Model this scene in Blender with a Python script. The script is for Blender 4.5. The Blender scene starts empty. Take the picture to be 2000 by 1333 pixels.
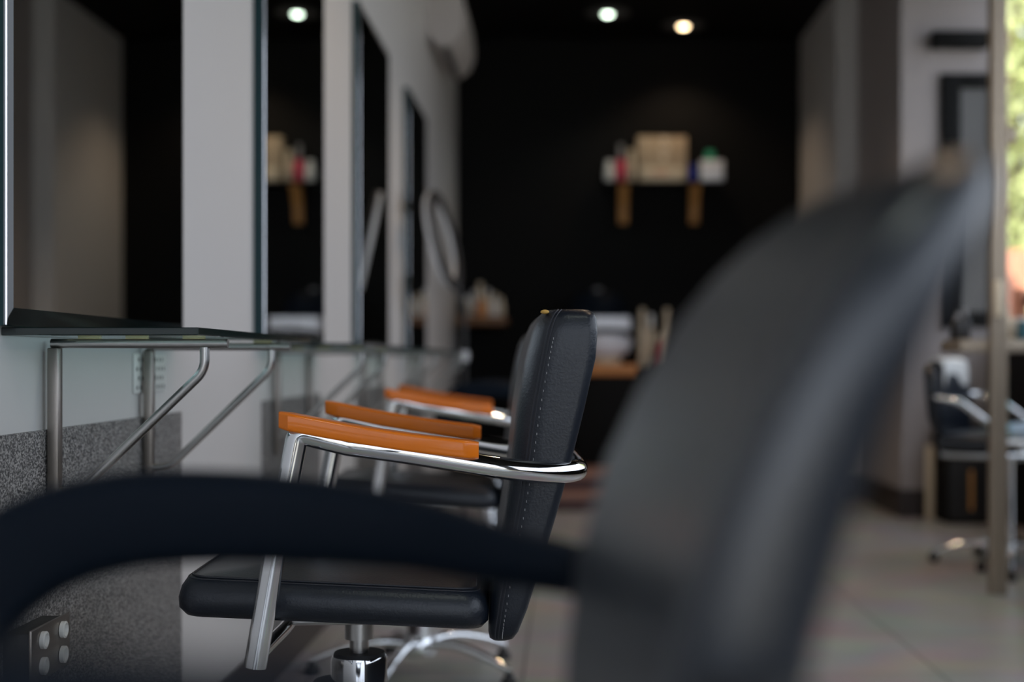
import bpy, bmesh, math, random
from mathutils import Vector, Matrix
random.seed(7)
sc = bpy.context.scene
C = sc.collection
R = math.radians
PI = math.pi

# ------------------------------------------------------------------ camera
CH = 0.90                      # camera height; looks straight down the room (+Y)
cd = bpy.data.cameras.new('camera'); cam = bpy.data.objects.new('camera', cd); C.objects.link(cam)
cam.location = (0, 0, CH); cam.rotation_euler = (R(90), 0, 0)
cd.sensor_width = 36; cd.lens = 50
cd.shift_x = -103 / 2000; cd.shift_y = 39.5 / 2000
cd.clip_start = 0.02; cd.clip_end = 200
cd.dof.use_dof = True; cd.dof.focus_distance = 2.16; cd.dof.aperture_fstop = 1.9
sc.camera = cam
F = 2000 * 50 / 36
def P(px, py, Y):              # the point at depth Y seen at a pixel
    return Vector(((px - 1103) * Y / F, Y, CH - (py - 706) * Y / F))

# ------------------------------------------------------------------ world, sun, exposure
sc.view_settings.view_transform = 'Standard'; sc.view_settings.look = 'None'
sc.view_settings.gamma = 1; sc.view_settings.use_curve_mapping = False
sc.view_settings.exposure = 0.42
w = bpy.data.worlds.new('world'); sc.world = w; w.use_nodes = True
bg = w.node_tree.nodes['Background']; bg.inputs[0].default_value = (0.80, 0.85, 1.0, 1); bg.inputs[1].default_value = 1.9
sd = bpy.data.lights.new('sun', 'SUN'); sd.energy = 9; sd.angle = R(1); sd.color = (1, .93, .8)
sun = bpy.data.objects.new('sun', sd); C.objects.link(sun); sun.rotation_euler = (R(40), 0, R(-38)); sun.location = (-3, -6, 8)
LW, RWX, BACK, CEIL, FRONT = -0.823, 2.48, 10.88, 3.367, -2.6
WY0, WY1, SILL, HEAD = -1.6, 8.195, 1.0, 3.15      # side window; its unseen near length is added to light the left wall
def daylight(name, loc, rot, sx, sy):          # portals: they only steer sampling towards the openings
    d = bpy.data.lights.new(name, 'AREA'); d.shape = 'RECTANGLE'; d.size = sx; d.size_y = sy
    d.cycles.is_portal = True
    o = bpy.data.objects.new(name, d); C.objects.link(o); o.location = loc; o.rotation_euler = rot
    return o
daylight('daylight_front', ((LW + RWX) / 2, FRONT - 0.12, 1.6), (R(90), 0, 0), 3.3, 2.8)
daylight('daylight_side', (RWX + .06, (WY0 + WY1) / 2, (SILL + HEAD) / 2), (0, R(90), 0), HEAD - SILL, WY1 - WY0)

# ------------------------------------------------------------------ materials
def mat(name, col, rough=.5, metal=0, spec=.5, bump=None, vary=None, coat=0, emit=None):
    m = bpy.data.materials.new(name); m.use_nodes = True
    nt = m.node_tree; b = nt.nodes['Principled BSDF']
    b.inputs['Base Color'].default_value = (*col, 1); b.inputs['Roughness'].default_value = rough
    b.inputs['Metallic'].default_value = metal; b.inputs['Specular IOR Level'].default_value = spec
    b.inputs['Coat Weight'].default_value = coat; b.inputs['Coat Roughness'].default_value = .08
    tc = nt.nodes.new('ShaderNodeTexCoord')
    if bump:
        sc_, st = bump
        n = nt.nodes.new('ShaderNodeTexNoise'); n.inputs['Scale'].default_value = sc_; n.inputs['Detail'].default_value = 4
        bp = nt.nodes.new('ShaderNodeBump'); bp.inputs['Strength'].default_value = st; bp.inputs['Distance'].default_value = .002
        nt.links.new(tc.outputs['Object'], n.inputs['Vector'])
        nt.links.new(n.outputs['Fac'], bp.inputs['Height']); nt.links.new(bp.outputs[0], b.inputs['Normal'])
    if vary:
        sc_, c2 = vary
        n = nt.nodes.new('ShaderNodeTexNoise'); n.inputs['Scale'].default_value = sc_; n.inputs['Detail'].default_value = 3
        mx = nt.nodes.new('ShaderNodeMix'); mx.data_type = 'RGBA'
        mx.inputs[6].default_value = (*col, 1); mx.inputs[7].default_value = (*c2, 1)
        nt.links.new(tc.outputs['Object'], n.inputs['Vector']); nt.links.new(n.outputs['Fac'], mx.inputs[0])
        nt.links.new(mx.outputs[2], b.inputs['Base Color'])
    if emit:
        b.inputs['Emission Color'].default_value = (*emit[0], 1); b.inputs['Emission Strength'].default_value = emit[1]
    return m
def glass(name, tint, refl=.9, rough=0.0):
    m = bpy.data.materials.new(name); m.use_nodes = True; nt = m.node_tree; nt.nodes.clear()
    o = nt.nodes.new('ShaderNodeOutputMaterial'); t = nt.nodes.new('ShaderNodeBsdfTransparent'); g = nt.nodes.new('ShaderNodeBsdfGlossy')
    f = nt.nodes.new('ShaderNodeFresnel'); f.inputs[0].default_value = 1.5; x = nt.nodes.new('ShaderNodeMixShader')
    t.inputs[0].default_value = (*tint, 1); g.inputs[0].default_value = (refl, refl, refl, 1); g.inputs['Roughness'].default_value = rough
    ge = nt.nodes.new('ShaderNodeNewGeometry'); sb = nt.nodes.new('ShaderNodeMath'); sb.operation = 'SUBTRACT'; sb.inputs[0].default_value = 1; ml = nt.nodes.new('ShaderNodeMath'); ml.operation = 'MULTIPLY'
    nt.links.new(ge.outputs['Backfacing'], sb.inputs[1]); nt.links.new(sb.outputs[0], ml.inputs[0]); nt.links.new(f.outputs[0], ml.inputs[1]); nt.links.new(ml.outputs[0], x.inputs[0]); nt.links.new(t.outputs[0], x.inputs[1]); nt.links.new(g.outputs[0], x.inputs[2]); nt.links.new(x.outputs[0], o.inputs[0])
    return m
M = {}
M['wall'] = mat('white_paint', (.60, .585, .575), .42, bump=(60, .08), vary=(1.2, (.56, .545, .535)))
M['wall_grey'] = mat('grey_paint', (.40, .37, .36), .55, bump=(60, .06))
M['wall_pink'] = mat('pinkish_grey_paint', (.30, .27, .265), .55, bump=(60, .06))
M['black'] = mat('black_paint', (.0035, .0035, .0035), .7, spec=.15)
M['ceil'] = mat('black_ceiling_paint', (.004, .004, .004), .8, spec=.1)
M['base'] = mat('dark_brown_skirting', (.03, .022, .02), .4)
M['vinyl'] = mat('black_vinyl', (.006, .0095, .017), .36, spec=.5, bump=(260, .22))
M['vinyl_blue'] = mat('navy_black_vinyl', (.013, .017, .025), .36, spec=.85, bump=(200, .15))
M['stitch'] = mat('dark_piping', (.02, .022, .03), .5)
M['plastic'] = mat('black_plastic', (.0012, .005, .012), .55, spec=.12, bump=(400, .1))
M['chrome'] = mat('chrome', (.82, .83, .85), .06, 1)
M['steel'] = mat('brushed_steel', (.50, .49, .48), .28, 1)
M['post'] = mat('dull_steel', (.30, .27, .245), .35, 1)
M['orange'] = mat('varnished_orange_wood', (.85, .21, .004), .35, vary=(9, (.74, .165, .003)), coat=.35, spec=.3)
M['orange_wood'] = mat('orange_brown_wood', (.48, .19, .05), .5)
M['rubber'] = mat('black_rubber', (.012, .012, .013), .6)
M['foam'] = mat('yellow_foam', (.55, .33, .08), .9)
M['mirror'] = mat('mirror_silver', (.80, .83, .82), .004, 1)
M['edge'] = mat('teal_glass_edge', (.006, .034, .040), .22, spec=.3)
M['edge_dark'] = mat('dark_green_glass_edge', (.006, .016, .015), .1, spec=.7)
M['bevel'] = mat('dark_reflection_border', (.004, .007, .007), .08, spec=.3)  # the bevel's dark reflection, put into the colour as black
M['glass'] = glass('pale_teal_glass', (.78, .90, .88))
M['pane'] = glass('window_glass', (.96, .98, .97))
M['brass'] = mat('pale_brass_pad', (.50, .45, .26), .4, .3)
M['white'] = mat('white_plastic', (.72, .72, .70), .35)
M['cream'] = mat('cream_plastic', (.66, .55, .40), .4)
M['ceramic'] = mat('white_ceramic', (.80, .82, .88), .15, coat=.5)
M['pink'] = mat('pink_plastic', (.62, .06, .12), .35)
M['red'] = mat('red_plastic', (.40, .03, .03), .4)
M['blue'] = mat('blue_plastic', (.02, .04, .35), .35)
M['green'] = mat('green_plastic', (.05, .42, .24), .35)
M['dark_grey'] = mat('dark_grey_board', (.10, .10, .10), .6)
M['wood_dark'] = mat('dark_brown_wood', (.22, .10, .035), .5, vary=(14, (.16, .07, .025)))
M['teal'] = mat('teal_plastic', (.04, .16, .20), .35)
M['grey'] = mat('grey_plastic', (.25, .25, .26), .4)
M['amber'] = mat('amber_plastic', (.62, .22, .04), .3)
M['wood'] = mat('light_brown_wood', (.60, .30, .09), .5, vary=(14, (.50, .24, .07)))
M['redwood'] = mat('red_brown_wood', (.075, .022, .016), .4, vary=(10, (.05, .015, .012)))
M['tread'] = mat('pale_tread_wood', (.32, .17, .13), .45)
M['ac'] = mat('ac_white', (.50, .47, .46), .4)
M['towel'] = mat('pale_blue_towel', (.55, .68, .80), .95, bump=(90, .6))
M['frame'] = mat('beige_anodised_metal', (.36, .30, .235), .42, .65)
M['leaf'] = mat('green_leaf', (.42, .52, .18), .6, vary=(1.2, (.74, .72, .42)))
M['bark'] = mat('tree_bark', (.12, .08, .05), .9)
M['ground'] = mat('outdoor_paving', (.35, .33, .30), .9)
M['terracotta'] = mat('terracotta', (.62, .26, .16), .7)
M['bulb_cool'] = mat('cool_bulb', (1, 1, 1), .5, emit=((.80, 1.0, .80), 7))
M['bulb_warm'] = mat('warm_bulb', (1, 1, 1), .5, emit=((1.0, .72, .42), 10))
M['trim'] = mat('grey_lamp_trim', (.10, .10, .10), .5)
M['carton'] = mat('cream_carton', (.50, .40, .28), .6, vary=(16, (.34, .24, .15)))
M['carton_top'] = mat('pale_disc_print', (.68, .56, .42), .6)
M['ring'] = mat('frosted_ring_diffuser', (.75, .76, .78), .4)

# glittery embossed panel under each mirror
m = mat('textured_grey_panel', (.10, .098, .098), .42); M['panel'] = m
nt = m.node_tree; b = nt.nodes['Principled BSDF']; tc = nt.nodes.new('ShaderNodeTexCoord')
vo = nt.nodes.new('ShaderNodeTexNoise'); vo.inputs['Scale'].default_value = 330; vo.inputs['Detail'].default_value = 2
mp = nt.nodes.new('ShaderNodeMapping'); mp.inputs['Scale'].default_value = (1, .7, 1)
rp = nt.nodes.new('ShaderNodeValToRGB'); rp.color_ramp.elements[0].position = .42; rp.color_ramp.elements[1].position = .64
rp.color_ramp.elements[0].color = (.045, .043, .044, 1); rp.color_ramp.elements[1].color = (.36, .345, .33, 1)
bp = nt.nodes.new('ShaderNodeBump'); bp.inputs['Strength'].default_value = .5; bp.inputs['Distance'].default_value = .002
nt.links.new(tc.outputs['Object'], mp.inputs[0]); nt.links.new(mp.outputs[0], vo.inputs['Vector']); nt.links.new(vo.outputs['Fac'], rp.inputs[0])
nt.links.new(rp.outputs[0], b.inputs['Base Color']); nt.links.new(vo.outputs['Fac'], bp.inputs['Height']); nt.links.new(bp.outputs[0], b.inputs['Normal'])
# floor tiles
m = mat('grey_floor_tiles', (.25, .24, .23), .3); M['floor'] = m
nt = m.node_tree; b = nt.nodes['Principled BSDF']; tc = nt.nodes.new('ShaderNodeTexCoord')
mp = nt.nodes.new('ShaderNodeMapping'); mp.inputs['Rotation'].default_value = (0, 0, R(0)); mp.inputs['Location'].default_value = (.12, .1, 0)
br = nt.nodes.new('ShaderNodeTexBrick'); br.offset = 0; br.inputs['Scale'].default_value = 1; br.inputs['Brick Width'].default_value = .6; br.inputs['Row Height'].default_value = .6
br.inputs['Mortar Size'].default_value = .004; br.inputs['Color1'].default_value = (.42, .405, .385, 1); br.inputs['Color2'].default_value = (.47, .455, .43, 1); br.inputs['Mortar'].default_value = (.2, .19, .18, 1)
n = nt.nodes.new('ShaderNodeTexNoise'); n.inputs['Scale'].default_value = 3; n.inputs['Detail'].default_value = 6
mx = nt.nodes.new('ShaderNodeMix'); mx.data_type = 'RGBA'; mx.blend_type = 'MULTIPLY'; mx.inputs[0].default_value = .55
nt.links.new(tc.outputs['Object'], mp.inputs[0]); nt.links.new(mp.outputs[0], br.inputs['Vector']); nt.links.new(tc.outputs['Object'], n.inputs['Vector'])
nt.links.new(br.outputs['Color'], mx.inputs[6]); nt.links.new(n.outputs['Color'], mx.inputs[7]); nt.links.new(mx.outputs[2], b.inputs['Base Color'])

# ------------------------------------------------------------------ mesh helpers
def link(name, bm, m, parent=None, smooth=True, loc=None, angle=40):
    me = bpy.data.meshes.new(name); bmesh.ops.recalc_face_normals(bm, faces=bm.faces); bm.to_mesh(me); bm.free()
    for mm in (m if isinstance(m, (list, tuple)) else [m]): me.materials.append(mm)
    o = bpy.data.objects.new(name, me); C.objects.link(o)
    if smooth:
        me.polygons.foreach_set('use_smooth', [True] * len(me.polygons))
        try: me.set_sharp_from_angle(angle=R(angle))
        except Exception: pass
    if parent: o.parent = parent
    if loc: o.location = loc
    return o
def B(): return bmesh.new()
def box(bm, lo, hi, bev=0, seg=2, mi=0):
    lo, hi = Vector(lo), Vector(hi)
    r = bmesh.ops.create_cube(bm, size=1); vs = r['verts']
    for v in vs: v.co = Vector([(lo[i] + hi[i]) / 2 + v.co[i] * (hi[i] - lo[i]) for i in range(3)])
    fs = list({f for v in vs for f in v.link_faces})
    for f in fs: f.material_index = mi
    if bev:
        es = list({e for v in vs for e in v.link_edges})
        bmesh.ops.bevel(bm, geom=es, offset=bev, segments=seg, affect='EDGES', profile=.5)
    return bm
def rings(bm, rs, closed=False, cap=True, mi=0):
    """skin a list of rings (lists of points, equal length)"""
    vr = [[bm.verts.new(p) for p in r] for r in rs]; n = len(vr[0])
    k = len(vr)
    for a in range(k if closed else k - 1):
        A, Bq = vr[a], vr[(a + 1) % k]
        for i in range(n):
            f = bm.faces.new((A[i], A[(i + 1) % n], Bq[(i + 1) % n], Bq[i])); f.material_index = mi
    if cap and not closed:
        for f in (bm.faces.new(vr[0]), bm.faces.new(vr[-1])): f.material_index = mi
    return bm
def smooth_path(pts, n=6):
    pts = [Vector(p) for p in pts]; out = []
    for i in range(len(pts) - 1):
        p0 = pts[max(i - 1, 0)]; p1 = pts[i]; p2 = pts[i + 1]; p3 = pts[min(i + 2, len(pts) - 1)]
        for k in range(n):
            t = k / n
            out.append(.5 * ((2 * p1) + (p2 - p0) * t + (2 * p0 - 5 * p1 + 4 * p2 - p3) * t * t + (3 * p1 - p0 - 3 * p2 + p3) * t ** 3))
    out.append(pts[-1]); return out
def fillet(pts, r, n=6):
    pts = [Vector(p) for p in pts]; out = [pts[0]]
    for i in range(1, len(pts) - 1):
        a, b_, c = pts[i - 1], pts[i], pts[i + 1]
        ra = min(r, (a - b_).length * .49, (c - b_).length * .49)
        s = b_ + (a - b_).normalized() * ra; e = b_ + (c - b_).normalized() * ra
        for k in range(n + 1):
            t = k / n; out.append((1 - t) ** 2 * s + 2 * t * (1 - t) * b_ + t * t * e)
    out.append(pts[-1]); return out
def tube(bm, pts, r, seg=16, sx=1, sy=1, closed=False):
    pts = [Vector(p) for p in pts]; n = len(pts); rs = []; up = None
    for i, p in enumerate(pts):
        if closed: t = (pts[(i + 1) % n] - pts[i - 1]).normalized()
        else: t = (pts[min(i + 1, n - 1)] - pts[max(i - 1, 0)]).normalized()
        if up is None:
            up = Vector((0, 0, 1)) if abs(t.z) < .9 else Vector((0, 1, 0))
        u = (up - t * up.dot(t)).normalized(); v = t.cross(u); up = u
        rr = r[i] if isinstance(r, (list, tuple)) else r
        rs.append([p + u * math.cos(a) * rr * sx + v * math.sin(a) * rr * sy for a in [2 * PI * k / seg for k in range(seg)]])
    return rings(bm, rs, closed)
def lathe(bm, prof, seg=28, c=(0, 0, 0), mi=0):
    c = Vector(c)
    rs = [[c + Vector((max(r, 1e-4) * math.cos(2 * PI * k / seg), max(r, 1e-4) * math.sin(2 * PI * k / seg), z)) for k in range(seg)] for r, z in prof]
    return rings(bm, rs, mi=mi)
def rrect(hx, hy, r, n=5):
    """rounded rectangle outline, centre 0"""
    out = []
    for (sx, sy, a0) in ((1, 1, 0), (-1, 1, 90), (-1, -1, 180), (1, -1, 270)):
        for k in range(n + 1):
            a = R(a0 + 90 * k / n); out.append((sx * (hx - r) + r * math.cos(a), sy * (hy - r) + r * math.sin(a)))
    return out
def tag(o, label, cat, group=None, kind=None):
    o['label'] = label; o['category'] = cat
    if group: o['group'] = group
    if kind: o['kind'] = kind
    return o
def thing(name, label, cat, loc=(0, 0, 0), rz=0, group=None):
    o = bpy.data.objects.new(name, None); o.empty_display_size = .05; C.objects.link(o); o.location = loc; o.rotation_euler = (0, 0, rz)
    return tag(o, label, cat, group)
def struct(name, bm, m, parent=None, smooth=False):
    o = link(name, bm, m, parent, smooth)
    if not parent: o['kind'] = 'structure'
    return o
def copy_tree(o, parent=None):
    c = o.copy(); C.objects.link(c)
    if parent: c.parent = parent
    for ch in [x for x in KIDS.get(o.name, [])]: copy_tree(ch, c)
    return c
KIDS = {}
def index_kids():
    KIDS.clear()
    for o in bpy.data.objects:
        if o.parent: KIDS.setdefault(o.parent.name, []).append(o)

# ------------------------------------------------------------------ room shell
S1X, S1Y, S2X, S2Y = 1.798, 9.42, 1.94, 8.2
struct('floor', box(B(), (LW - .12, FRONT, -.1), (RWX + .04, BACK + .1, 0)), M['floor'])
struct('ceiling', box(B(), (LW - .12, FRONT, CEIL), (RWX + .04, BACK + .1, CEIL + .15)), M['ceil'])
struct('wall_left', box(B(), (LW - .12, FRONT, 0), (LW, BACK, CEIL)), M['wall'])
struct('wall_back', box(B(), (LW - .12, BACK, 0), (S1X + .6, BACK + .1, CEIL)), M['black'])
struct('wall_right', box(B(), (S1X, S1Y, 0), (S1X + .6, BACK, CEIL)), M['wall'])
struct('wall_right.001', box(B(), (S2X, S2Y, 0), (RWX + .04, S1Y, CEIL)), M['wall_pink'])
# right wall with its window: piers, parapet, header
bm = B()
box(bm, (RWX, FRONT, 0), (RWX + .04, WY0, CEIL)); box(bm, (RWX, WY1, 0), (RWX + .04, S2Y, CEIL)); box(bm, (RWX, WY0, 0), (RWX + .04, WY1, SILL)); box(bm, (RWX, WY0, HEAD), (RWX + .04, WY1, CEIL))
struct('wall_right.002', bm, M['black'])
def window(name, pts_frame, pane_lo, pane_hi):
    bm = B()
    for lo, hi in pts_frame: box(bm, lo, hi, .004)
    fr = struct(name, bm, M['grey'])
    bm = B(); box(bm, pane_lo, pane_hi); link('pane', bm, M['pane'], fr, smooth=False)
    return fr
fx0, fx1 = RWX + .005, RWX + .035
window('window_1', [((fx0, WY0, SILL), (fx1, WY1, SILL + .05)), ((fx0, WY0, HEAD - .05), (fx1, WY1, HEAD)),
                    ((fx0, WY0, SILL + .05), (fx1, WY0 + .05, HEAD - .05)), ((fx0, WY1 - .03, SILL + .05), (fx1, WY1, HEAD - .05)), ((fx0, 1.4, SILL + .05), (fx1, 1.45, HEAD - .05)), ((fx0, 4.4, SILL + .05), (fx1, 4.45, HEAD - .05))],
       (RWX + .018, WY0 + .05, SILL + .05), (RWX + .022, WY1 - .03, HEAD - .05))
# glazed shop front behind the camera
mid = (LW + RWX) / 2
bm = B(); box(bm, (LW - .12, FRONT - .1, 2.95), (RWX + .04, FRONT, CEIL + .15)); box(bm, (LW - .12, FRONT - .1, 0), (LW + .02, FRONT, 2.95)); box(bm, (RWX - .02, FRONT - .1, 0), (RWX + .04, FRONT, 2.95)); box(bm, (LW + .02, FRONT - .1, 0), (RWX - .02, FRONT, .2))
struct('wall_front', bm, M['black'])
window('window_2', [((LW + .02, FRONT - .07, .2), (RWX - .02, FRONT - .03, .26)), ((LW + .02, FRONT - .07, 2.89), (RWX - .02, FRONT - .03, 2.95)),
                    ((mid - .3, FRONT - .07, .26), (mid - .24, FRONT - .03, 2.89)), ((mid + .74, FRONT - .07, .26), (mid + .8, FRONT - .03, 2.89)),
                    ((LW + .02, FRONT - .07, .26), (LW + .08, FRONT - .03, 2.89)), ((RWX - .08, FRONT - .07, .26), (RWX - .02, FRONT - .03, 2.89))],
       (LW + .08, FRONT - .053, .26), (RWX - .08, FRONT - .047, 2.89))
struct('baseboard_left', box(B(), (LW, FRONT, 0), (LW + .016, BACK, .13), .004), M['base'])
bm = B(); box(bm, (S2X - .016, S2Y - .016, 0), (RWX, S2Y, .16), .004)
struct('baseboard_right', bm, M['base'])
bm = B(); box(bm, (S2X - .016, S2Y, 0), (S2X, S1Y - .016, .16), .004); box(bm, (S1X - .016, S1Y - .016, 0), (S2X - .017, S1Y, .16), .004)
struct('baseboard_right.001', bm, M['base'])
g = struct('ground_outdoors', box(B(), (-30, -40, -.25), (60, 60, -.1)), M['ground'])

# ------------------------------------------------------------------ styling stations on the left wall
PITCH = 1.738
MY0, MY1 = 2.02, 2.975           # first mirror's span
ORD = ['nearest', 'second', 'third', 'fourth']
for k in range(4):
    y0, y1 = MY0 + k * PITCH, MY1 + k * PITCH
    tag(link('wall_panel', box(B(), (LW, y0 + (.10 if k else .03), .131), (LW + .006, y1 + .06, .792), .001), M['panel'], smooth=False),
        'glittery dark grey textured panel under the %s mirror on the white wall' % ORD[k], 'wall panel', 'grey panels under the mirrors')
    mt = thing('wall_mirror', ['tall wall mirror at the left edge, the grey side wall showing in it',
                               'tall wall mirror second along, with the product shelf and a lamp seen in it',
                               'tall dark wall mirror third along, with the ring lamp seen in it',
                               'tall dark wall mirror farthest along, beside the ring lamp'][k], 'mirror', (LW, y0, .951), 0, 'tall mirrors on the left wall')
    W_, H_, T = y1 - y0, 1.345, .03
    # body: thick glass slab with a border sloping back at the rim
    bm = B(); box(bm, (.0005, 0, 0), (T - .004, W_, H_))
    link('glass_body', bm, M['edge'], mt, smooth=False)
    bd = .026; bm = B()
    o4 = [bm.verts.new((T - .004, a * W_, c * H_)) for a, c in ((0, 0), (1, 0), (1, 1), (0, 1))]
    i4 = [bm.verts.new((T, bd + a * (W_ - 2 * bd), bd * 1.0 + c * (H_ - 2 * bd))) for a, c in ((0, 0), (1, 0), (1, 1), (0, 1))]
    for i in range(4): bm.faces.new((o4[i], o4[(i + 1) % 4], i4[(i + 1) % 4], i4[i]))
    link('bevelled_border', bm, M['bevel'], mt, smooth=False)['label'] = 'bevelled border with its dark reflection painted black'
    bm = B(); vs = [bm.verts.new((T, bd + a * (W_ - 2 * bd), bd + c * (H_ - 2 * bd))) for a, c in ((0, 0), (1, 0), (1, 1), (0, 1))]; bm.faces.new(vs)
    link('mirror_face', bm, M['mirror'], mt, smooth=False)
    bm = B(); tube(bm, [(T - .001, .001, .001), (T - .001, .001, H_ - .001)], .0015, 8)
    link('rim_edge', bm, M['chrome'], mt)
    # glass shelf
    sh = thing('glass_shelf', 'glass wall shelf under the %s mirror, with dark green edges' % ORD[k], 'shelf', (LW, y0, .938), 0, 'glass shelves on the left wall')
    SD = .288; bm = B()
    box(bm, (.0, .056, 0), (SD, W_ + .02, .0115), .0012, 1)
    for f in bm.faces: f.material_index = 0 if abs(f.normal.z) > .9 else 1
    bmesh.ops.recalc_face_normals(bm, faces=bm.faces)
    for f in bm.faces: f.material_index = 0 if abs(f.normal.z) > .9 else 1
    link('glass_plate', bm, [M['glass'], M['edge_dark']], sh, smooth=False)
    # two steel brackets
    for j, dy in enumerate((.2275, .737)):
        br = thing('shelf_bracket', 'steel shelf bracket with slanting brace, %s one under the %s glass shelf' % (('nearer', 'farther')[j], ORD[k]), 'bracket', (LW, y0 + dy, 0), 0, 'steel shelf brackets')
        bm = B(); box(bm, (.0085, -.011, .64), (.026, .011, .921), .002, 2); link('post', bm, M['post'], br)
        bm = B(); tube(bm, [(.012, 0, .928), (.291, 0, .928)], .0075, 14); link('arm', bm, M['steel'], br)
        bm = B(); pts = fillet([(.254, 0, .922), (.254, 0, .885), (.055, 0, .693), (.018, 0, .693)], .03, 6); tube(bm, pts, .0075, 14); link('brace', bm, M['steel'], br)
        if k < 2:
            for q, x in enumerate((.055, .13, .22)):
                bm = B(); box(bm, (x, -.005, .9350), (x + .035, .005, .9378), .0008, 1); link('pad', bm, M['brass'], br)['label'] = 'pale clear pad'
# perforated plate around the second bracket's post
bm = B(); py0, py1 = 2.706, 2.92
box(bm, (LW + .0003, py0, .838), (LW + .004, py1, .915), .0015, 2)
pl = tag(link('perforated_plate', bm, M['white']), 'white perforated plate on the white wall behind the second bracket', 'plate')
bm = B()
for i in range(9):
    for j in range(4):
        y = py0 + .018 + i * .0225 + (.011 if j % 2 else 0); z = .849 + j * .018
        if y < py1 - .01:
            m4 = Matrix.Translation((LW + .0042, y, z)) @ Matrix.Rotation(PI / 2, 4, 'Y')
            bmesh.ops.create_circle(bm, cap_ends=True, radius=.0045, segments=12, matrix=m4)
hp = link('hole', bm, M['rubber'], None, smooth=False); hp.parent = pl; hp['kind'] = 'stuff'
# power socket on the first grey panel
sk = thing('power_socket', 'dark metal power socket box with white round outlets on the grey panel', 'socket', (LW + .006, 2.02, .432))
bm = B(); box(bm, (.0003, .045, 0), (.040, .195, .072), .004, 2); link('back_box', bm, M['rubber'], sk)
bm = B(); box(bm, (.0402, .04, -.004), (.045, .20, .077), .002, 2); link('cover_plate', bm, M['post'], sk)
for y, z in ((.08, .056), (.08, .018), (.162, .056), (.162, .018)):
    bm = B(); tmp = B(); lathe(bm, [(.013, 0), (.013, .006), (.010, .007), (.009, .002), (.0001, .002)], 20)
    bmesh.ops.transform(bm, matrix=Matrix.Translation((.0455, y, z)) @ Matrix.Rotation(PI / 2, 4, 'Y'), verts=bm.verts); tmp.free()
    link('outlet', bm, M['white'], sk)['label'] = 'white round outlet'

# ------------------------------------------------------------------ chairs
def star_base(root, r=.31, hub_z=.085, a0=-34, casters=False, metal='chrome'):
    bm = B(); lathe(bm, [(.0, .05), (.045, .05), (.052, .062), (.052, .095), (.040, .115), (.0, .115)], 28); link('hub', bm, M[metal], root)
    for k in range(5):
        a = R(a0 + 72 * k); d = Vector((math.cos(a), math.sin(a), 0))
        pts = smooth_path([d * .035 + Vector((0, 0, .088)), d * .12 + Vector((0, 0, .092)), d * .22 + Vector((0, 0, .072)), d * r + Vector((0, 0, .040))], 5)
        bm = B(); tube(bm, pts, [.017 - .006 * i / (len(pts) - 1) for i in range(len(pts))], 12); lg = link('leg', bm, M[metal], root)
        bm = B()
        c = d * (r - .003)
        if casters:
            rot = Matrix.Translation((c.x, c.y, .0235)) @ Matrix.Rotation(a, 4, 'Z') @ Matrix.Rotation(PI / 2, 4, 'X')
            lathe(bm, [(.0, -.018), (.018, -.018), (.0232, -.014), (.0232, .014), (.018, .018), (.0, .018)], 18)
            bmesh.ops.transform(bm, matrix=rot, verts=bm.verts)
            link('caster', bm, M['rubber'], lg)
        else:
            lathe(bm, [(.0, 0.0004), (.022, 0.0004), (.023, .012), (.014, .022), (.011, .034), (.0, .034)], 18, c); link('foot_glide', bm, M['rubber'], lg)
def cushion(bm, x0, x1, hw, zb0, zb1, th, crown=.018, nx=14, r=.035):
    """seat: rounded-rectangle rings stacked, tilted from zb0 (front) to zb1 (back)"""
    cx, hx = (x0 + x1) / 2, (x1 - x0) / 2
    rs = []
    for inset, zz in ((.030, .0), (.010, .004), (.001, .016), (.0, .034), (.004, .052), (.012, .066), (.018, .0695), (.0205, .070), (.024, .0685), (.032, .070), (.07, .076), (.12, .081), (.17, .083)):
        ring = []
        for (a, b_) in rrect(hx - inset, hw - inset, max(.02, r - inset * .4), 5):
            x = cx + a; t = (x - x0) / (x1 - x0)
            ring.append(Vector((x, b_, zb0 + (zb1 - zb0) * t + zz / .07 * th * (1.0))))
        rs.append(ring)
    return rings(bm, rs)
def outline_seam(x0, x1, hw, zb0, zb1, th, inset=.0185, zz=.071, r=.03):
    cx, hx = (x0 + x1) / 2, (x1 - x0) / 2; out = []
    for (a, b_) in rrect(hx - inset, hw - inset, r, 6):
        x = cx + a; t = (x - x0) / (x1 - x0); out.append(Vector((x, b_, zb0 + (zb1 - zb0) * t + zz / .07 * th)))
    return out

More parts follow.
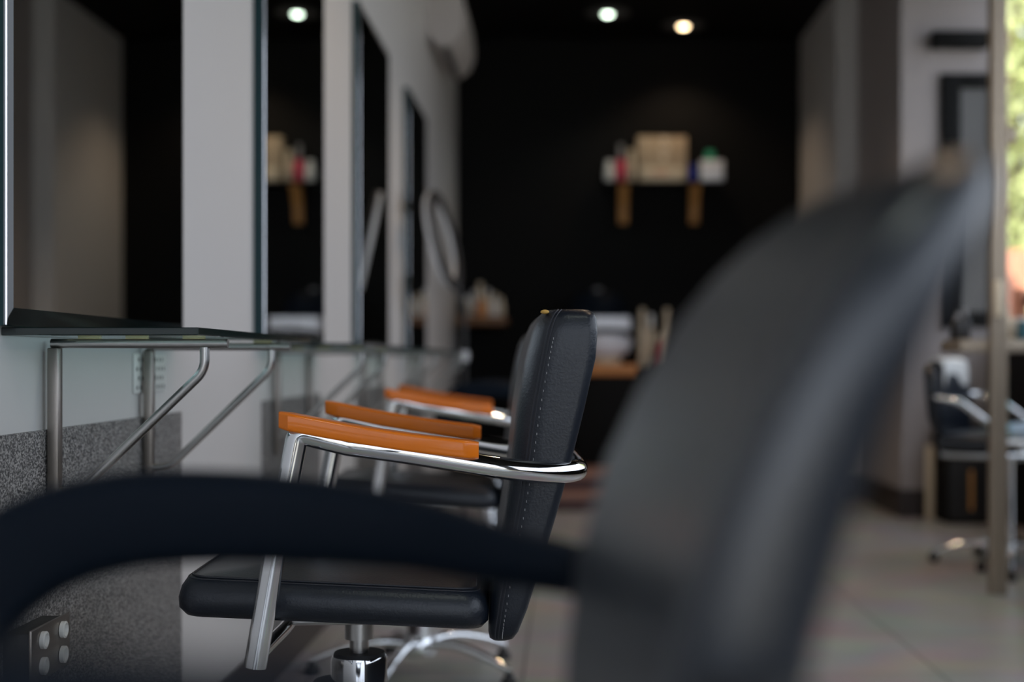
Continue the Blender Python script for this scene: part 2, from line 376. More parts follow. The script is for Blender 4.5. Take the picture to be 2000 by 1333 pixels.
def make_chair_a():
    root = thing('salon_chair', 'black vinyl salon chair with orange wooden armrests, nearer of the two', 'chair', group='salon chairs with orange wooden armrests')
    x0, x1, hw = -.245, .225, .222
    bm = B(); cushion(bm, x0, x1, hw, .514, .488, .062); st = link('seat', bm, M['vinyl'], root, angle=60)
    bm = B(); tube(bm, outline_seam(x0, x1, hw, .514, .488, .062), .0016, 6, closed=True); link('piping', bm, M['stitch'], st)
    bm = B(); tube(bm, outline_seam(x0, x1, hw, .514, .488, .062, inset=.0135, zz=.0675), .0011, 6, closed=True); link('piping', bm, M['stitch'], st)
    # backrest (front x, back x, half width, z)
    prof = [(.470, .232, .252, .188), (.474, .226, .262, .198), (.485, .224, .270, .204), (.52, .226, .284, .208), (.597, .236, .308, .212), (.674, .249, .331, .216), (.751, .259, .352, .219),
            (.828, .267, .371, .220), (.905, .280, .388, .221), (.945, .290, .391, .221), (.965, .299, .390, .219), (.974, .307, .386, .214), (.979, .316, .378, .205), (.980, .325, .368, .19)]
    bm = B(); rs = []
    for z, fx, bx, h in prof:
        cx, hx = (fx + bx) / 2, (bx - fx) / 2; ring = []
        fr = min(hx * .96, .055); rb = min(hx * .7, .032)
        # D section: softly rounded towards the front, fuller at the back
        rf, rbk = min(hx * 1.0, .046), min(hx * .5, .016)
        for (sx, sy, a0, r) in ((1, 1, 0, rbk), (-1, 1, 90, rf), (-1, -1, 180, rf), (1, -1, 270, rbk)):
            for k in range(8):
                an = R(a0 + 90 * k / 7); ring.append(Vector((cx + sx * (hx - r) + r * math.cos(an), sy * (h - r) + r * math.sin(an), z)))
        rs.append(ring)
    rings(bm, rs); bk = link('backrest', bm, M['vinyl'], root, angle=60)
    for s in (-1, 1):
        def side(x, z, fx, bx, h):          # a point on the backrest's flank
            hx = (bx - fx) / 2; r = min(hx, .046); dx = max((fx + r) - x, 0)
            return Vector((x, s * (h - r + math.sqrt(max(r * r - dx * dx, 0))), z))
        for off, rad in ((.0, .0014), (.005, .0010)):
            bm = B(); tube(bm, smooth_path([side(fx + (bx - fx) * .24 + off, z, fx, bx, h) for z, fx, bx, h in prof[1:-1]], 3), rad, 6); link('piping', bm, M['stitch'], bk)
        bm = B(); pth = smooth_path([side(fx + (bx - fx) * .24 + .011, z, fx, bx, h) for z, fx, bx, h in prof[1:-1]], 12)
        for i in range(6, len(pth) - 40, 2):
            p = pth[i]; box(bm, (p[0] - .0005, p[1] - .0007, p[2] - .0017), (p[0] + .0005, p[1] + .0007, p[2] + .0017))
        o = link('stitching', bm, M['grey'], bk, smooth=False)
    # chrome loop frame
    half = [(-.114, .290, .456), (-.086, .290, .62), (-.052, .290, .796), (.02, .288, .778), (.106, .278, .7650), (.20, .262, .7480), (.27, .248, .7370), (.325, .225, .7315), (.358, .175, .7300), (.366, .10, .7300), (.3665, 0, .7300)]
    c3 = fillet(half[:4], .014, 6); far = c3[:-1] + smooth_path(half[3:], 5)
    near = [Vector((p.x, -p.y, p.z)) for p in far]
    bm = B(); tube(bm, near + far[::-1][1:], .0165, 18); fr = link('chrome_frame', bm, M['chrome'], root)
    bm = B(); tube(bm, [(-.108, -.2735, .474), (-.10, -.1, .474), (-.10, .1, .474), (-.108, .2735, .474)], .011, 12); link('crossbar', bm, M['chrome'], fr)
    for s in (-1, 1):
        bm = B(); rs = []
        n = 20
        for i in range(n + 1):
            t = i / n; x = -.078 + .288 * t; y = s * (.289 - .027 * t); zt = .828 - .047 * t - .004 * math.sin(PI * t)
            e = min(t, 1 - t) * .288; sh = 1 if e > .012 else .55 + .45 * math.sqrt(max(0, 1 - ((.012 - e) / .012) ** 2))
            ring = [Vector((x, y + a, zt - .013 + b_)) for a, b_ in rrect(.026 * (sh if sh < 1 else 1), .0130 * (1 if sh == 1 else .82 + .18 * sh), .0045, 4)]
            rs.append(ring)
        rings(bm, rs); link('armrest', bm, M['orange'], root)['label'] = 'orange varnished wooden armrest'
    # hydraulic column
    bm = B(); box(bm, (-.09, -.09, .478), (.11, .09, .4895), .004, 2); link('seat_plate', bm, M['steel'], root)
    bm = B(); lathe(bm, [(.0, .44), (.024, .44), (.024, .478), (.0, .478)], 24, (.01, 0, 0)); lathe(bm, [(.0, .41), (.016, .41), (.016, .44), (.0, .44)], 24, (.01, 0, 0)); link('piston', bm, M['steel'], root)
    bm = B(); lathe(bm, [(.0, .11), (.046, .11), (.0465, .30), (.0465, .405), (.044, .412), (.0, .412)], 36, (.01, 0, 0)); col = link('column', bm, M['chrome'], root)
    bm = B(); lathe(bm, [(.0, .4125), (.043, .4125), (.041, .4175), (.0, .4175)], 32, (.01, 0, 0)); link('column_cap', bm, M['rubber'], col)
    bm = B(); lathe(bm, [(.047, .33), (.058, .335), (.06, .36), (.055, .37), (.047, .372)], 32, (-.01, 0, 0)); tube(bm, [(-.04, -.035, .352), (-.07, -.09, .356), (-.085, -.13, .352)], .008, 10); link('pump_lever', bm, M['rubber'], root)
    star_base(root)
    return root
ca = make_chair_a(); ca.location = (-.351, 2.36, 0); ca.rotation_euler.z = R(3)
bm = B(); bmesh.ops.create_icosphere(bm, subdivisions=2, radius=1)
bmesh.ops.transform(bm, matrix=Matrix.Translation((.3105, -.2005, .9755)) @ Matrix.Diagonal((.007, .007, .0035, 1)), verts=bm.verts)
index_kids()
ca2 = copy_tree(ca); ca2.location = (-.418, 4.10, 0); ca2['label'] = 'farther black vinyl salon chair with orange armrests, mostly hidden behind the first'
fo = link('exposed_foam', bm, M['foam'], ca)

def make_chair_b():
    root = thing('armchair', 'dark navy salon armchair with arched armrests', 'chair', group='salon armchairs with arched black armrests')
    x0, x1, hw = -.24, .235, .21
    bm = B(); cushion(bm, x0, x1, hw, .50, .488, .07, r=.07); st = link('seat', bm, M['vinyl_blue'], root, angle=60)
    bm = B(); tube(bm, outline_seam(x0, x1, hw, .50, .488, .07, r=.06), .0016, 6, closed=True); link('piping', bm, M['stitch'], st)
    prof = [(.52, .236, .262, .11), (.53, .233, .274, .13), (.58, .238, .290, .142), (.65, .244, .302, .152), (.72, .247, .309, .158), (.78, .255, .319, .161), (.84, .273, .337, .162),
            (.885, .294, .355, .161), (.925, .317, .376, .157), (.952, .336, .390, .148), (.973, .354, .400, .134), (.988, .369, .405, .113), (.996, .381, .403, .09), (.999, .388, .399, .065)]
    bm = B(); rs = []
    for z, fx, bx, h in prof:
        cx, hx = (fx + bx) / 2, (bx - fx) / 2
        rs.append([Vector((cx + a + .028 * (1 - (b_ / .162) ** 2) * min(1, (z - .5) * 4) - .010, b_, z)) for a, b_ in rrect(hx, h, min(hx * .85, .034), 7)])
    rings(bm, rs); bk = link('backrest', bm, M['vinyl_blue'], root, angle=60)
    for s in (-1, 1):
        pts = [(.30, .235, .752, .013), (.272, .255, .7588, .0165), (.21, .280, .770, .0205), (.155, .305, .781, .0255), (.084, .318, .7895, .0305), (.0127, .322, .794, .0325), (-.055, .322, .791, .0345),
               (-.110, .32, .774, .037), (-.152, .315, .740, .038), (-.172, .305, .692, .036), (-.172, .30, .64, .032), (-.155, .285, .59, .028), (-.12, .26, .55, .024), (-.07, .225, .522, .02)]
        q = smooth_path([Vector(p[:3]) for p in pts], 4); rad = []
        for i in range(len(pts) - 1):
            for k in range(4): rad.append(pts[i][3] * (1 - k / 4) + pts[i + 1][3] * k / 4)
        rad.append(pts[-1][3])
        q = [Vector((p.x, p.y * s, p.z - .005)) for p in q]
        bm = B(); rs2 = []
        for i, p in enumerate(q):
            t = (q[min(i + 1, len(q) - 1)] - q[max(i - 1, 0)]).normalized(); v = Vector((0, 1, 0)); u = t.cross(v).normalized()
            rs2.append([p + u * a + v * b_ for a, b_ in rrect(rad[i], .024, min(rad[i] * .8, .014), 4)])
        rings(bm, rs2); am = link('armrest', bm, M['plastic'], root)
        bm = B(); box(bm, (.262, .14, .728), (.305, .246, .772), .008, 3) if s > 0 else box(bm, (.262, -.246, .728), (.305, -.14, .772), .008, 3)
        link('arm_joint', bm, M['rubber'], am)
    bm = B(); box(bm, (-.09, -.09, .478), (.11, .09, .4915), .004, 2); link('seat_plate', bm, M['steel'], root)
    bm = B(); lathe(bm, [(.0, .41), (.018, .41), (.018, .478), (.0, .478)], 24); link('piston', bm, M['steel'], root)
    bm = B(); lathe(bm, [(.0, .11), (.046, .11), (.0465, .405), (.044, .412), (.0, .412)], 36); link('column', bm, M['chrome'], root)
    star_base(root, a0=10)
    return root
cb = make_chair_b(); cb.location = (-.225, .700, 0); cb.rotation_euler.z = R(7)
cb['label'] = 'blurred dark navy armchair in the foreground, its backrest filling the right'
index_kids()
cb2 = copy_tree(cb); cb2.location = (-.30, 5.84, 0); cb2.rotation_euler.z = R(0)
cb2['label'] = 'distant dark navy armchair with a rounded armrest, behind the orange-armed chairs'

# the chairs at the right-hand station
def make_chair_c():
    root = thing('swivel_chair', 'black swivel chair with a slanting chrome arm', 'chair')
    bm = B(); cushion(bm, -.23, .23, .23, .50, .50, .08, r=.07); link('seat', bm, M['vinyl'], root, angle=60)
    bm = B(); rs = []
    for z, fx, h in [(.57, .20, .17), (.58, .20, .19), (.65, .205, .21), (.75, .215, .22), (.83, .225, .215), (.875, .232, .19), (.89, .236, .15)]:
        hx = .033 if .58 < z < .88 else .022
        rs.append([Vector((fx + hx + a + -.05 * (b_ / .22) ** 2 + .03, b_, z)) for a, b_ in rrect(hx, h, .02, 6)])
    rings(bm, rs); link('backrest', bm, M['vinyl'], root, angle=60)
    for s in (-1, 1):
        bm = B(); pts = fillet([(-.19, s * .17, .485), (-.21, s * .255, .487), (-.18, s * .26, .53), (.10, s * .262, .73), (.20, s * .26, .745), (.245, s * .17, .745)], .04, 5)
        tube(bm, pts, .013, 14); link('chrome_arm', bm, M['chrome'], root)
    bm = B(); box(bm, (-.2, -.2, .476), (.2, .2, .499), .006, 2); link('seat_plate', bm, M['steel'], root)
    bm = B(); lathe(bm, [(.0, .11), (.026, .11), (.026, .34), (.016, .35), (.016, .476), (.0, .476)], 28); link('column', bm, M['chrome'], root)
    star_base(root, r=.29, casters=True, a0=20)
    return root
cc = make_chair_c(); cc.location = (1.93, 6.30, 0); cc.rotation_euler.z = R(180 - 35)
cc['label'] = 'black swivel chair with slanting chrome arm, left of the beige frame post'
fr_ = thing('pedestal', 'chrome footrest pole of a second chair, with a curved foot, behind the low tray at the right edge', 'pedestal', (1.857, 5.90, 0))  # chair pedestal; the second chair itself is left out
bm = B(); tube(bm, fillet([(0, 0, .50), (0, 0, .10), (-.03, -.07, .035)], .06, 6), .016, 14); link('pole', bm, M['chrome'], fr_)
bm = B(); lathe(bm, [(.0, .0005), (.03, .0005), (.03, .015), (.018, .035), (.0, .035)], 20, (-.035, -.075, 0)); link('foot', bm, M['rubber'], fr_)
bm = B(); tube(bm, [(-.02, 0, .50), (.16, 0, .50)], .014, 12); link('top_bar', bm, M['chrome'], fr_)

# ------------------------------------------------------------------ right-hand styling station
stn = thing('station_frame', 'tall beige metal frame of the right-hand styling station with a low tray', 'station', (1.68, 5.50, 0))
bm = B(); box(bm, (-.035, -.03, 0), (-.004, .03, 3.275), .003, 2); link('post', bm, M['frame'], stn)
bm = B(); box(bm, (-.001, -.03, 0), (.024, .0, 3.275), .003, 2); link('post', bm, M['frame'], stn)['label'] = 'lighter front post'
bm = B(); box(bm, (.024, -.03, .575), (.60, .27, .60), .003, 2); link('tray', bm, M['steel'], stn)
bm = B(); box(bm, (.03, -.028, .602), (.037, .26, .88), .002, 2); link('side_glass', bm, M['glass'], stn, smooth=False)
bm = B(); box(bm, (-.14, .031, .935), (.60, .33, .985), .004, 2); link('counter', bm, M['frame'], stn)
bm = B(); box(bm, (-.036, -.055, 1.07), (.0, -.031, 1.21), .006, 2); link('clip', bm, M['cream'], stn)['label'] = 'cream clip'
bm = B(); box(bm, (.025, -.03, 1.745), (.06, -.01, 1.80), .004, 2); link('bracket', bm, M['frame'], stn)
bm = B(); box(bm, (.565, -.03, 0), (.60, .03, 3.275), .003, 2); link('post', bm, M['frame'], stn)
bm = B(); rs = []
for i in range(13):
    t = i / 12; x = 1.712 + .40 * t; e = math.sin(PI * min(max(t, .04), .96)) ** .25
    rs.append([Vector((x, 5.60 + a, .6015 + .03 + b_)) for a, b_ in rrect(.085 * e, .029 * e, .026 * e, 5)])
rings(bm, rs); tag(link('folded_towel', bm, M['towel']), 'pale blue folded towel on the low tray of the right-hand station', 'towel')

def bottle(name, label, x, y, z, r, h, body, cap, cat='bottle', group=None, neck=.35, caph=.22, base=None, capl=None):
    t = thing(name, label, cat, (x, y, z + .0006), 0, group)
    hb = h * (1 - caph); bm = B()
    lathe(bm, [(.0, 0), (r * .92, 0), (r, r * .12), (r, hb * .72), (r * .85, hb * .86), (r * neck, hb * .97), (r * neck, hb), (.0, hb)], 20)
    link('body', bm, M[body], t)
    bm = B(); lathe(bm, [(.0, hb), (r * (neck + .08), hb), (r * (neck + .06), h), (.0, h)], 18); link('cap', bm, M[cap], t)
    return t
bottle('spray_bottle', 'peach-capped bottle on the counter of the right-hand station', 1.812, 5.66, .985, .035, .20, 'white', 'terracotta', neck=.7, caph=.55)
bottle('bottle', 'cream bottle next to the frame post on the right-hand counter', 1.742, 5.60, .985, .02, .13, 'cream', 'cream')
bottle('jar', 'dark teal jar at the right edge of the right-hand counter', 1.80, 5.56, .985, .034, .07, 'teal', 'teal', 'jar', neck=.9)
# hair dryer standing on the counter at the edge
hd = thing('hair_dryer', 'black hair dryer on the right-hand counter by the frame edge', 'hair dryer', (1.885, 5.60, .986))
bm = B(); tube(bm, smooth_path([(0, 0, 0.0), (-.005, 0, .06), (-.02, 0, .12)], 4), .017, 14); link('handle', bm, M['rubber'], hd)
bm = B(); tube(bm, [(-.07, 0, .155), (-.05, 0, .153), (0, 0, .15), (.05, 0, .148), (.06, 0, .147)], [.02, .024, .036, .04, .03], 20); link('barrel', bm, M['plastic'], hd)
# bits left of the post
bottle('bottle', 'small black bottle left of the frame post on the right-hand counter', 1.575, 5.72, .985, .028, .11, 'rubber', 'grey')
bottle('bottle', 'small grey-capped black bottle against the left end of the right-hand counter', 1.625, 5.78, .985, .025, .13, 'rubber', 'grey')

# things on the facing wall at the right
pf = thing('picture_frame', 'large black framed grey panel on the pale facing wall', 'picture frame', (P(1835, 0, S2Y).x, S2Y, 0))
zt, zb, wd = P(0, 145, S2Y).z, P(0, 640, S2Y).z, .285
bm = B(); fwd = .115
box(bm, (0, -.03, zb), (fwd, -.0005, zt), .002); box(bm, (fwd, -.03, zt - .085), (wd, -.0005, zt), .002); box(bm, (fwd, -.03, zb), (wd, -.0005, zb + .09), .002); box(bm, (wd, -.03, zb), (wd + .02, -.0005, zt), .002)
link('frame', bm, M['black'], pf); bm = B(); box(bm, (fwd + .0005, -.012, zb + .0905), (wd - .0005, -.0005, zt - .0855)); link('panel', bm, M['dark_grey'], pf)
x_ = P(1815, 0, S2Y).x
tag(link('floating_shelf', box(B(), (x_, S2Y - .09, P(0, 98, S2Y).z), (x_ + .32, S2Y - .0005, P(0, 66, S2Y).z), .004), M['black']), 'black floating ledge above the large black frame', 'shelf')
# low black cabinet and a pale board against the facing wall
cbn = thing('cabinet', 'low black cabinet against the facing wall behind the swivel chair', 'cabinet', (2.11, S2Y - .35, 0))
bm = B(); box(bm, (0, 0, .0), (.30, .33, .55), .004); link('body', bm, M['black'], cbn)
bm = B(); box(bm, (.01, -.012, .02), (.29, -.0005, .53), .003); d_ = link('door', bm, M['rubber'], cbn)
bm = B(); tube(bm, [(.13, -.02, .08), (.13, -.02, .30)], .010, 10); link('handle', bm, M['wood'], d_)
tag(link('board', box(B(), (2.05, S2Y - .15, 0.0005), (2.09, S2Y - .12, .42), .003), M['cream']), 'narrow pale board standing left of the low black cabinet', 'board')
# cloth hung over the swivel chair's back
bm = B(); rs = []
for i in range(13):
    y = -.15 + .30 * i / 12; q = .265 - .05 * (y / .22) ** 2; w_ = .004 * math.sin(i * 1.9)
    sec = [(-.043, .79), (-.043, .86), (-.036, .902), (0, .915), (.036, .902), (.045, .86), (.047 + w_, .80 + w_)]
    out = [Vector((q + a, y, z)) for a, z in sec] + [Vector((q + a * .90, y, z - (.008 if abs(a) < .04 else 0))) for a, z in sec[::-1]]
    rs.append(out)
rings(bm, rs); tw = tag(link('towel', bm, M['white']), 'white towel hung over the back of the swivel chair left of the frame post', 'towel')
tw.location = cc.location; tw.rotation_euler = cc.rotation_euler

# ------------------------------------------------------------------ back of the room
# steps up to the back platform
pfm = thing('platform', 'low red-brown wooden platform with pale-edged steps before the back wall', 'platform', (0, 8.5, 0))
bm = B(); box(bm, (-.3, 0, 0), (1.4, .3, .075)); link('riser', bm, M['redwood'], pfm)
bm = B(); box(bm, (-.31, -.015, .0755), (1.41, .30, .10), .005); link('tread', bm, M['tread'], pfm)['label'] = 'pale wooden tread'
bm = B(); box(bm, (-.3, .3005, 0), (1.4, 2.36, .175)); link('riser', bm, M['redwood'], pfm)
bm = B(); box(bm, (-.31, .285, .1755), (1.41, 2.36, .20), .005); link('tread', bm, M['tread'], pfm)['label'] = 'pale wooden tread'

# product shelf on the back wall
BY = BACK
def bx(px): return (px - 1103) * (BY - .1) / F
zs = P(0, 357, BY - .1).z
ps = thing('product_shelf', 'thin dark product shelf with two wooden brackets on the black back wall', 'shelf', (0, BY - .21, zs - .02))
bm = B(); box(bm, (bx(1178), 0, 0), (bx(1412), .2095, .019), .003); link('board', bm, M['black'], ps)
for px in (1218, 1357):
    bm = B(); rs = []
    for z, d0 in ((-.0005, .02), (-.05, .06), (-.15, .14), (-.25, .165), (-.285, .18)):
        rs.append([Vector((bx(px) + a, d, z)) for a, d in ((-.034, d0), (.034, d0), (.034, .2095), (-.034, .2095))])
    rings(bm, rs); link('bracket', bm, M['wood'], ps, smooth=False)['label'] = 'light brown wooden bracket'
zb_ = zs - .001
GS = 'products on the back wall shelf'
bottle('bottle', 'short white bottle at the left end of the back wall shelf', bx(1190), BY - .12, zb_, .038, .165, 'white', 'white', group=GS, neck=.7)
bottle('bottle', 'pink bottle with a tall grey cap on the back wall shelf', bx(1212), BY - .12, zb_, .036, .29, 'pink', 'grey', group=GS, neck=.4, caph=.38)
bottle('bottle', 'tall beige bottle between the pink bottle and the carton', bx(1233), BY - .10, zb_, .033, .25, 'cream', 'cream', group=GS, neck=.7)
# the carton: blank cream gift box with pale discs and an orange mark
ct = thing('carton', 'large cream carton printed with pale discs, centre of the back wall shelf', 'box', (bx(1245), BY - .15, zb_ + .0008), 0, GS)
cw = bx(1340) - bx(1245)
bm = B(); box(bm, (0, 0, 0), (cw, .13, .345), .004); link('body', bm, M['carton'], ct)
for (cx_, cz_, rr) in ((.20, .32, .026), (.185, .255, .022), (.215, .252, .026), (.195, .185, .028)):
    bm = B(); bmesh.ops.create_circle(bm, cap_ends=True, radius=rr, segments=24, matrix=Matrix.Translation((cx_, -.0012, cz_)) @ Matrix.Rotation(PI / 2, 4, 'X'))
    bmesh.ops.solidify(bm, geom=bm.faces[:], thickness=.001); link('disc', bm, M['carton_top'], ct, smooth=False)
bm = B(); box(bm, (.03, -.006, .004), (cw - .02, -.0005, .115), .002); link('label_panel', bm, M['cream'], ct)
bm = B(); 
for i in range(7): box(bm, (.115 + i * .016, -.0075, .045 + .008 * (i % 3)), (.126 + i * .016, -.0062, .085 - .006 * (i % 2)))
link('mark', bm, M['terracotta'], ct, smooth=False)['label'] = 'orange printed mark'
bottle('bottle', 'small dark blue bottle right of the cream carton', bx(1352), BY - .12, zb_, .026, .13, 'blue', 'blue', group=GS, neck=.8)
bottle('bottle', 'green-capped bottle standing behind the small white box', bx(1388), BY - .055, zb_, .036, .245, 'white', 'green', group=GS, neck=.85, caph=.36)
tag(link('box', box(B(), (bx(1366), BY - .19, zb_ + .0008), (bx(1411), BY - .1, zb_ + .16), .006), M['ceramic']), 'small white box at the right end of the back wall shelf', 'box', GS)
# mounted left side shelf with a crowd of creams
zl = P(0, 618, 10.38).z
ls = thing('wooden_shelf', 'dark wooden wall shelf in the back left corner, holding cream bottles', 'shelf', (0, 10.28, zl - .06))
xa, xb = P(893, 0, 10.4).x + .01, P(988, 0, 10.38).x
bm = B(); box(bm, (xa, 0, 0), (xb, .595, .058), .004); link('board', bm, M['wood_dark'], ls)
GL = 'bottles on the corner shelf'
specs = [(912, .028, .15, 'cream', 'white', 'short cream bottle leftmost on the corner shelf'), (924, .026, .19, 'white', 'white', 'slim white bottle second from left on the corner shelf'),
         (937, .03, .25, 'cream', 'cream', 'tallest cream bottle on the corner shelf'), (941, .032, .13, 'amber', 'amber', 'squat amber bottle at the front of the corner shelf'),
         (953, .026, .20, 'cream', 'white', 'white-capped cream bottle right of the tallest one on the corner shelf'), (966, .028, .17, 'white', 'cream', 'cream-capped white bottle near the right end of the corner shelf'),
         (978, .024, .14, 'cream', 'cream', 'small cream bottle rightmost on the corner shelf')]
for i, (px, r, h, b1, c1, lb) in enumerate(specs):
    bottle('bottle', lb, P(px, 0, 10.4).x, 10.34 if b1 == 'amber' else 10.44 + .02 * (i % 2), zl - .002, r, h, b1, c1, group=GL, neck=.5)
# wash unit: cabinet with wooden top, basin, bottles, hood dryer
wy = 9.5
wc = thing('wash_cabinet', 'black wash cabinet with an orange-brown wooden top before the back wall', 'cabinet', (.07, wy, .2005))
zt = P(0, 712, wy).z
bm = B(); box(bm, (0, .02, 0), (.70, .5, zt - .275), .004); link('body', bm, M['black'], wc)
bm = B(); box(bm, (-.02, 0, zt - .2745), (.42, .5, zt - .2005), .006); link('top', bm, M['orange_wood'], wc)
bm = B(); box(bm, (.4205, 0.01, zt - .2745), (.72, .5, zt - .2205), .006); link('side_top', bm, M['black'], wc)
ws = thing('wash_basin', 'white ceramic hair wash basin with a black rim band on the wooden top', 'basin', (.27, wy + .22, zt + .0008))
bm = B(); lathe(bm, [(.0, 0), (.11, 0), (.12, .02), (.10, .045), (.0, .045)], 32); link('foot', bm, M['cream'], ws)
bm = B(); lathe(bm, [(.0, .0455), (.11, .046), (.165, .08), (.195, .14), (.20, .205), (.19, .205), (.16, .12), (.09, .08), (.0, .075)], 36)
link('bowl', bm, M['ceramic'], ws)
bm = B(); pts = [(.19 * math.cos(R(a)), -.10 - .10 * math.sin(R(a)), .19 + .035 * math.sin(R(a))) for a in range(0, 181, 12)]; tube(bm, pts, .022, 12); link('neck_rest', bm, M['rubber'], ws)
bm = B(); rs = [[Vector((x + a, .10 + b_, z)) for a, b_ in rrect(.19, .055, .05, 5)] for x, z in ((0, .206), (0, .23), (0, .30), (0, .325))]; rings(bm, rs); link('back_shell', bm, M['ceramic'], ws)
GW = 'bottles beside the wash basin'
for i, (px, r, h, b1, c1, lb) in enumerate([(1255, .026, .40, 'cream', 'cream', 'tall cream bottle nearest the wash basin'), (1272, .026, .36, 'cream', 'white', 'white-capped cream bottle beside the wash basin'), (1290, .027, .22, 'red', 'cream', 'dark red bottle beside the wash basin'), (1303, .026, .40, 'cream', 'cream', 'tall cream bottle farthest from the wash basin')]):
    bottle('bottle', lb, P(px, 0, wy + .2).x, wy + (.15 if b1 == 'red' else .22), zt - .0205, r, h, b1, c1, group=GW, neck=.6)
hz = thing('hood_dryer', 'black hood dryer on a thin stand in the dark at the back', 'hair dryer', (.24, 10.35, .2005))
bm = B(); lathe(bm, [(.0, 0), (.16, 0), (.165, .02), (.02, .04), (.0, .04)], 28); link('foot', bm, M['rubber'], hz)
bm = B(); tube(bm, [(0, 0, .04), (0, 0, 1.02)], .015, 12); link('pole', bm, M['rubber'], hz)
bm = B(); lathe(bm, [(.21, 1.0), (.225, 1.03), (.21, 1.12), (.15, 1.19), (.0, 1.21)], 32); link('hood', bm, M['plastic'], hz)
bm = B(); lathe(bm, [(.0, 1.211), (.03, 1.211), (.03, 1.23), (.0, 1.235)], 16); link('knob', bm, M['grey'], hz)

# ring lamp on its stand
rl = thing('ring_lamp', 'white ring lamp on a black stand beside the farthest mirror', 'lamp', (-.50, 7.1, 0))
c = Vector((-.115, 0, P(0, 472, 7.1).z))
tilt = Matrix.Translation(c) @ Matrix.Rotation(R(-12), 4, 'Y') @ Matrix.Rotation(R(-9), 4, 'Z')
bm = B(); rr = .225; rs = []
for k in range(48):
    a = 2 * PI * k / 48; d = Vector((0, math.cos(a), math.sin(a)))
    rs.append([d * (rr + u) + Vector((v, 0, 0)) for v, u in rrect(.012, .028, .008, 3)])
rings(bm, rs, closed=True); bmesh.ops.transform(bm, matrix=tilt, verts=bm.verts); link('ring_diffuser', bm, M['ring'], rl)
bm = B(); rs = []
for k in range(48):
    a = 2 * PI * k / 48; d = Vector((0, math.cos(a), math.sin(a)))
    rs.append([d * (rr + u) + Vector((.021 + v, 0, 0)) for v, u in rrect(.008, .032, .006, 3)])
rings(bm, rs, closed=True); bmesh.ops.transform(bm, matrix=tilt, verts=bm.verts); link('ring_housing', bm, M['rubber'], rl)
bm = B(); tube(bm, [tilt @ Vector((.03, 0, -.22)), tilt @ Vector((.035, 0, -.30)), (0, 0, 1.16)], .017, 12); link('neck', bm, M['rubber'], rl)
bm = B(); tube(bm, [(0, 0, .25), (0, 0, 1.16)], .012, 12); link('pole', bm, M['rubber'], rl)
bm = B(); lathe(bm, [(.0, .90), (.022, .90), (.022, .95), (.0, .95)], 16); link('collar', bm, M['steel'], rl)
for k in range(3):
    a = R(30 + 120 * k); bm = B(); tube(bm, [(0, 0, .28), (.30 * math.cos(a), .30 * math.sin(a), .010)], .009, 10); link('leg', bm, M['rubber'], rl)

# air conditioner
ac = thing('air_conditioner', 'white split air conditioner high on the left wall past the last mirror', 'air conditioner', (LW, 8.5, 2.79))
sect = [(.0005, .10), (.03, .03), (.08, .0), (.13, .0), (.19, .05), (.218, .12), (.222, .20), (.21, .31), (.18, .325), (.0005, .325)]
bm = B(); rings(bm, [[Vector((a, y, b_)) for a, b_ in sect] for y in (0, .02, 1.0, 1.02)]); link('body', bm, M['ac'], ac, smooth=True, angle=35)
bm = B(); box(bm, (.085, .06, -.006), (.128, .96, .002), .002); link('louvre', bm, M['rubber'], ac)

# ------------------------------------------------------------------ ceiling lamps
def downlight(x, y, warm, label, e):
    t = thing('ceiling_downlight', label, 'ceiling lamp', (x, y, CEIL), 0, 'round ceiling downlights')
    bm = B(); lathe(bm, [(.155, -.0005), (.155, -.010), (.10, -.016), (.042, -.014), (.040, -.0005)], 36); link('trim_ring', bm, M['trim'], t)
    bm = B(); lathe(bm, [(.0, -.001), (.034, -.001), (.034, -.014), (.024, -.024), (.0, -.028)], 24); link('bulb', bm, M['bulb_warm' if warm else 'bulb_cool'], t)
    d = bpy.data.lights.new('lamp_light', 'SPOT'); d.energy = e; d.spot_size = R(120); d.spot_blend = .6; d.shadow_soft_size = .05
    d.color = (1, .74, .50) if warm else (.92, 1.0, .90)
    o = bpy.data.objects.new('lamp_light', d); C.objects.link(o); o.parent = t; o.location = (0, 0, -.06)
    return t
downlight(P(1187, 25, 10.05).x, 10.05, False, 'cool white round ceiling downlight, left of the two at the back', 6)
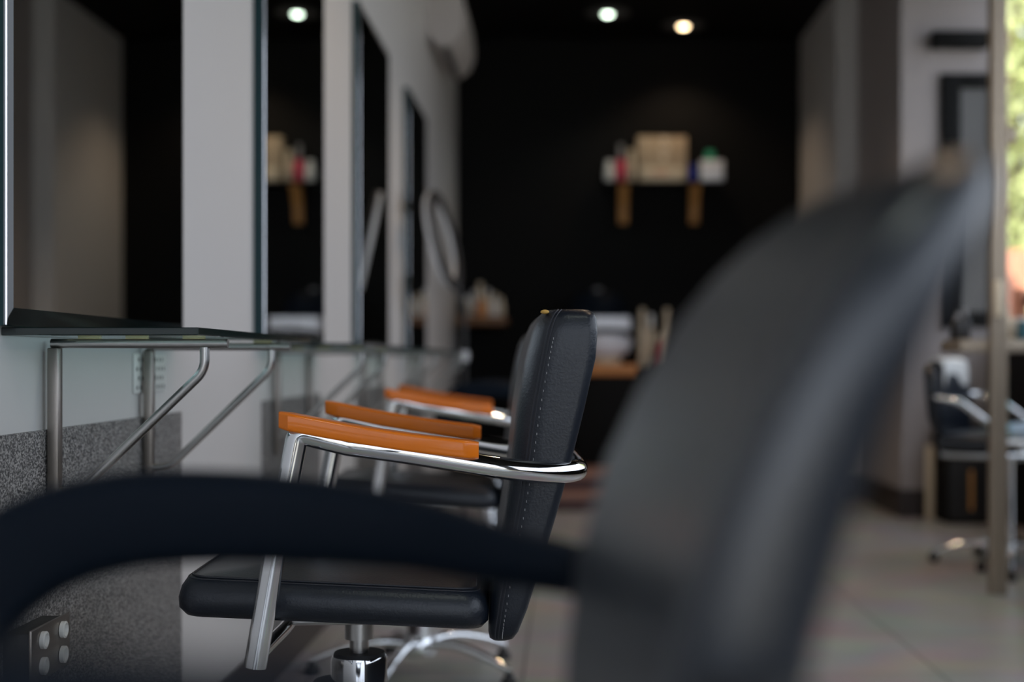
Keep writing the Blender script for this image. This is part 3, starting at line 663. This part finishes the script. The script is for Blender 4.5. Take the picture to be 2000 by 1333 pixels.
downlight(P(1335, 48, 10.42).x, 10.42, True, 'warm white round ceiling downlight, right of the two at the back', 14)

for x, y, wm, e, lb in ((.75, 7.2, True, 42, 'added warm ceiling downlight, out of view, above the farther salon chairs'), (.45, 5.0, True, 34, 'added warm ceiling downlight, out of view, between the two orange-armed chairs'),
                        (1.0, 3.0, True, 22, 'added warm ceiling downlight, out of view, above the aisle by the nearer orange-armed chair'), (.35, .4, False, 20, 'added cool ceiling downlight, out of view, above the foreground armchair')):
    downlight(x, y, wm, lb, e)  # out-of-view downlights added for extra warm and cool light

# ------------------------------------------------------------------ garden beyond the side window
def tree(x, y, h, r, label, n, seed, grp='trees outside the window'):
    rnd = random.Random(seed); t = thing('tree', label, 'tree', (x, y, -.1), 0, grp)
    bm = B(); tube(bm, smooth_path([(0, 0, 0), (.05, .03, h * .3), (-.04, 0, h * .6), (0, .05, h * .85)], 4), [.16 - .008 * i for i in range(13)], 10); link('trunk', bm, M['bark'], t)
    bm = B()
    for i in range(n):
        while True:
            p = Vector((rnd.uniform(-1, 1), rnd.uniform(-1, 1), rnd.uniform(-1, 1)))
            if .35 < p.length < 1: break
        c_ = Vector((p.x * r, p.y * r, h * .62 + p.z * h * .46)); s = rnd.uniform(.07, .15)
        a = Vector((rnd.gauss(0, 1), rnd.gauss(0, 1), rnd.gauss(0, 1))).normalized(); b_ = a.orthogonal().normalized(); d = a.cross(b_)
        f = bm.faces.new([bm.verts.new(c_ + b_ * s), bm.verts.new(c_ + d * s * .5), bm.verts.new(c_ - b_ * s), bm.verts.new(c_ - d * s * .5)])
    link('foliage', bm, M['leaf'], t, smooth=False)
tree(5.0, 15.8, 6.5, 1.9, 'sunlit green tree filling the side window', 5200, 1)
tree(7.6, 21.5, 8.0, 2.6, 'paler tree standing behind the tree at the side window', 5200, 2)
tag(link('brick_pillar', box(B(), (3.52, 11.2, -.0995), (3.66, 11.4, 1.78), .01), M['terracotta']), 'terracotta pillar standing outside the side window', 'pillar')
tree(4.5, 13.4, 1.7, .8, 'low leafy bush outside the side window', 1500, 3)
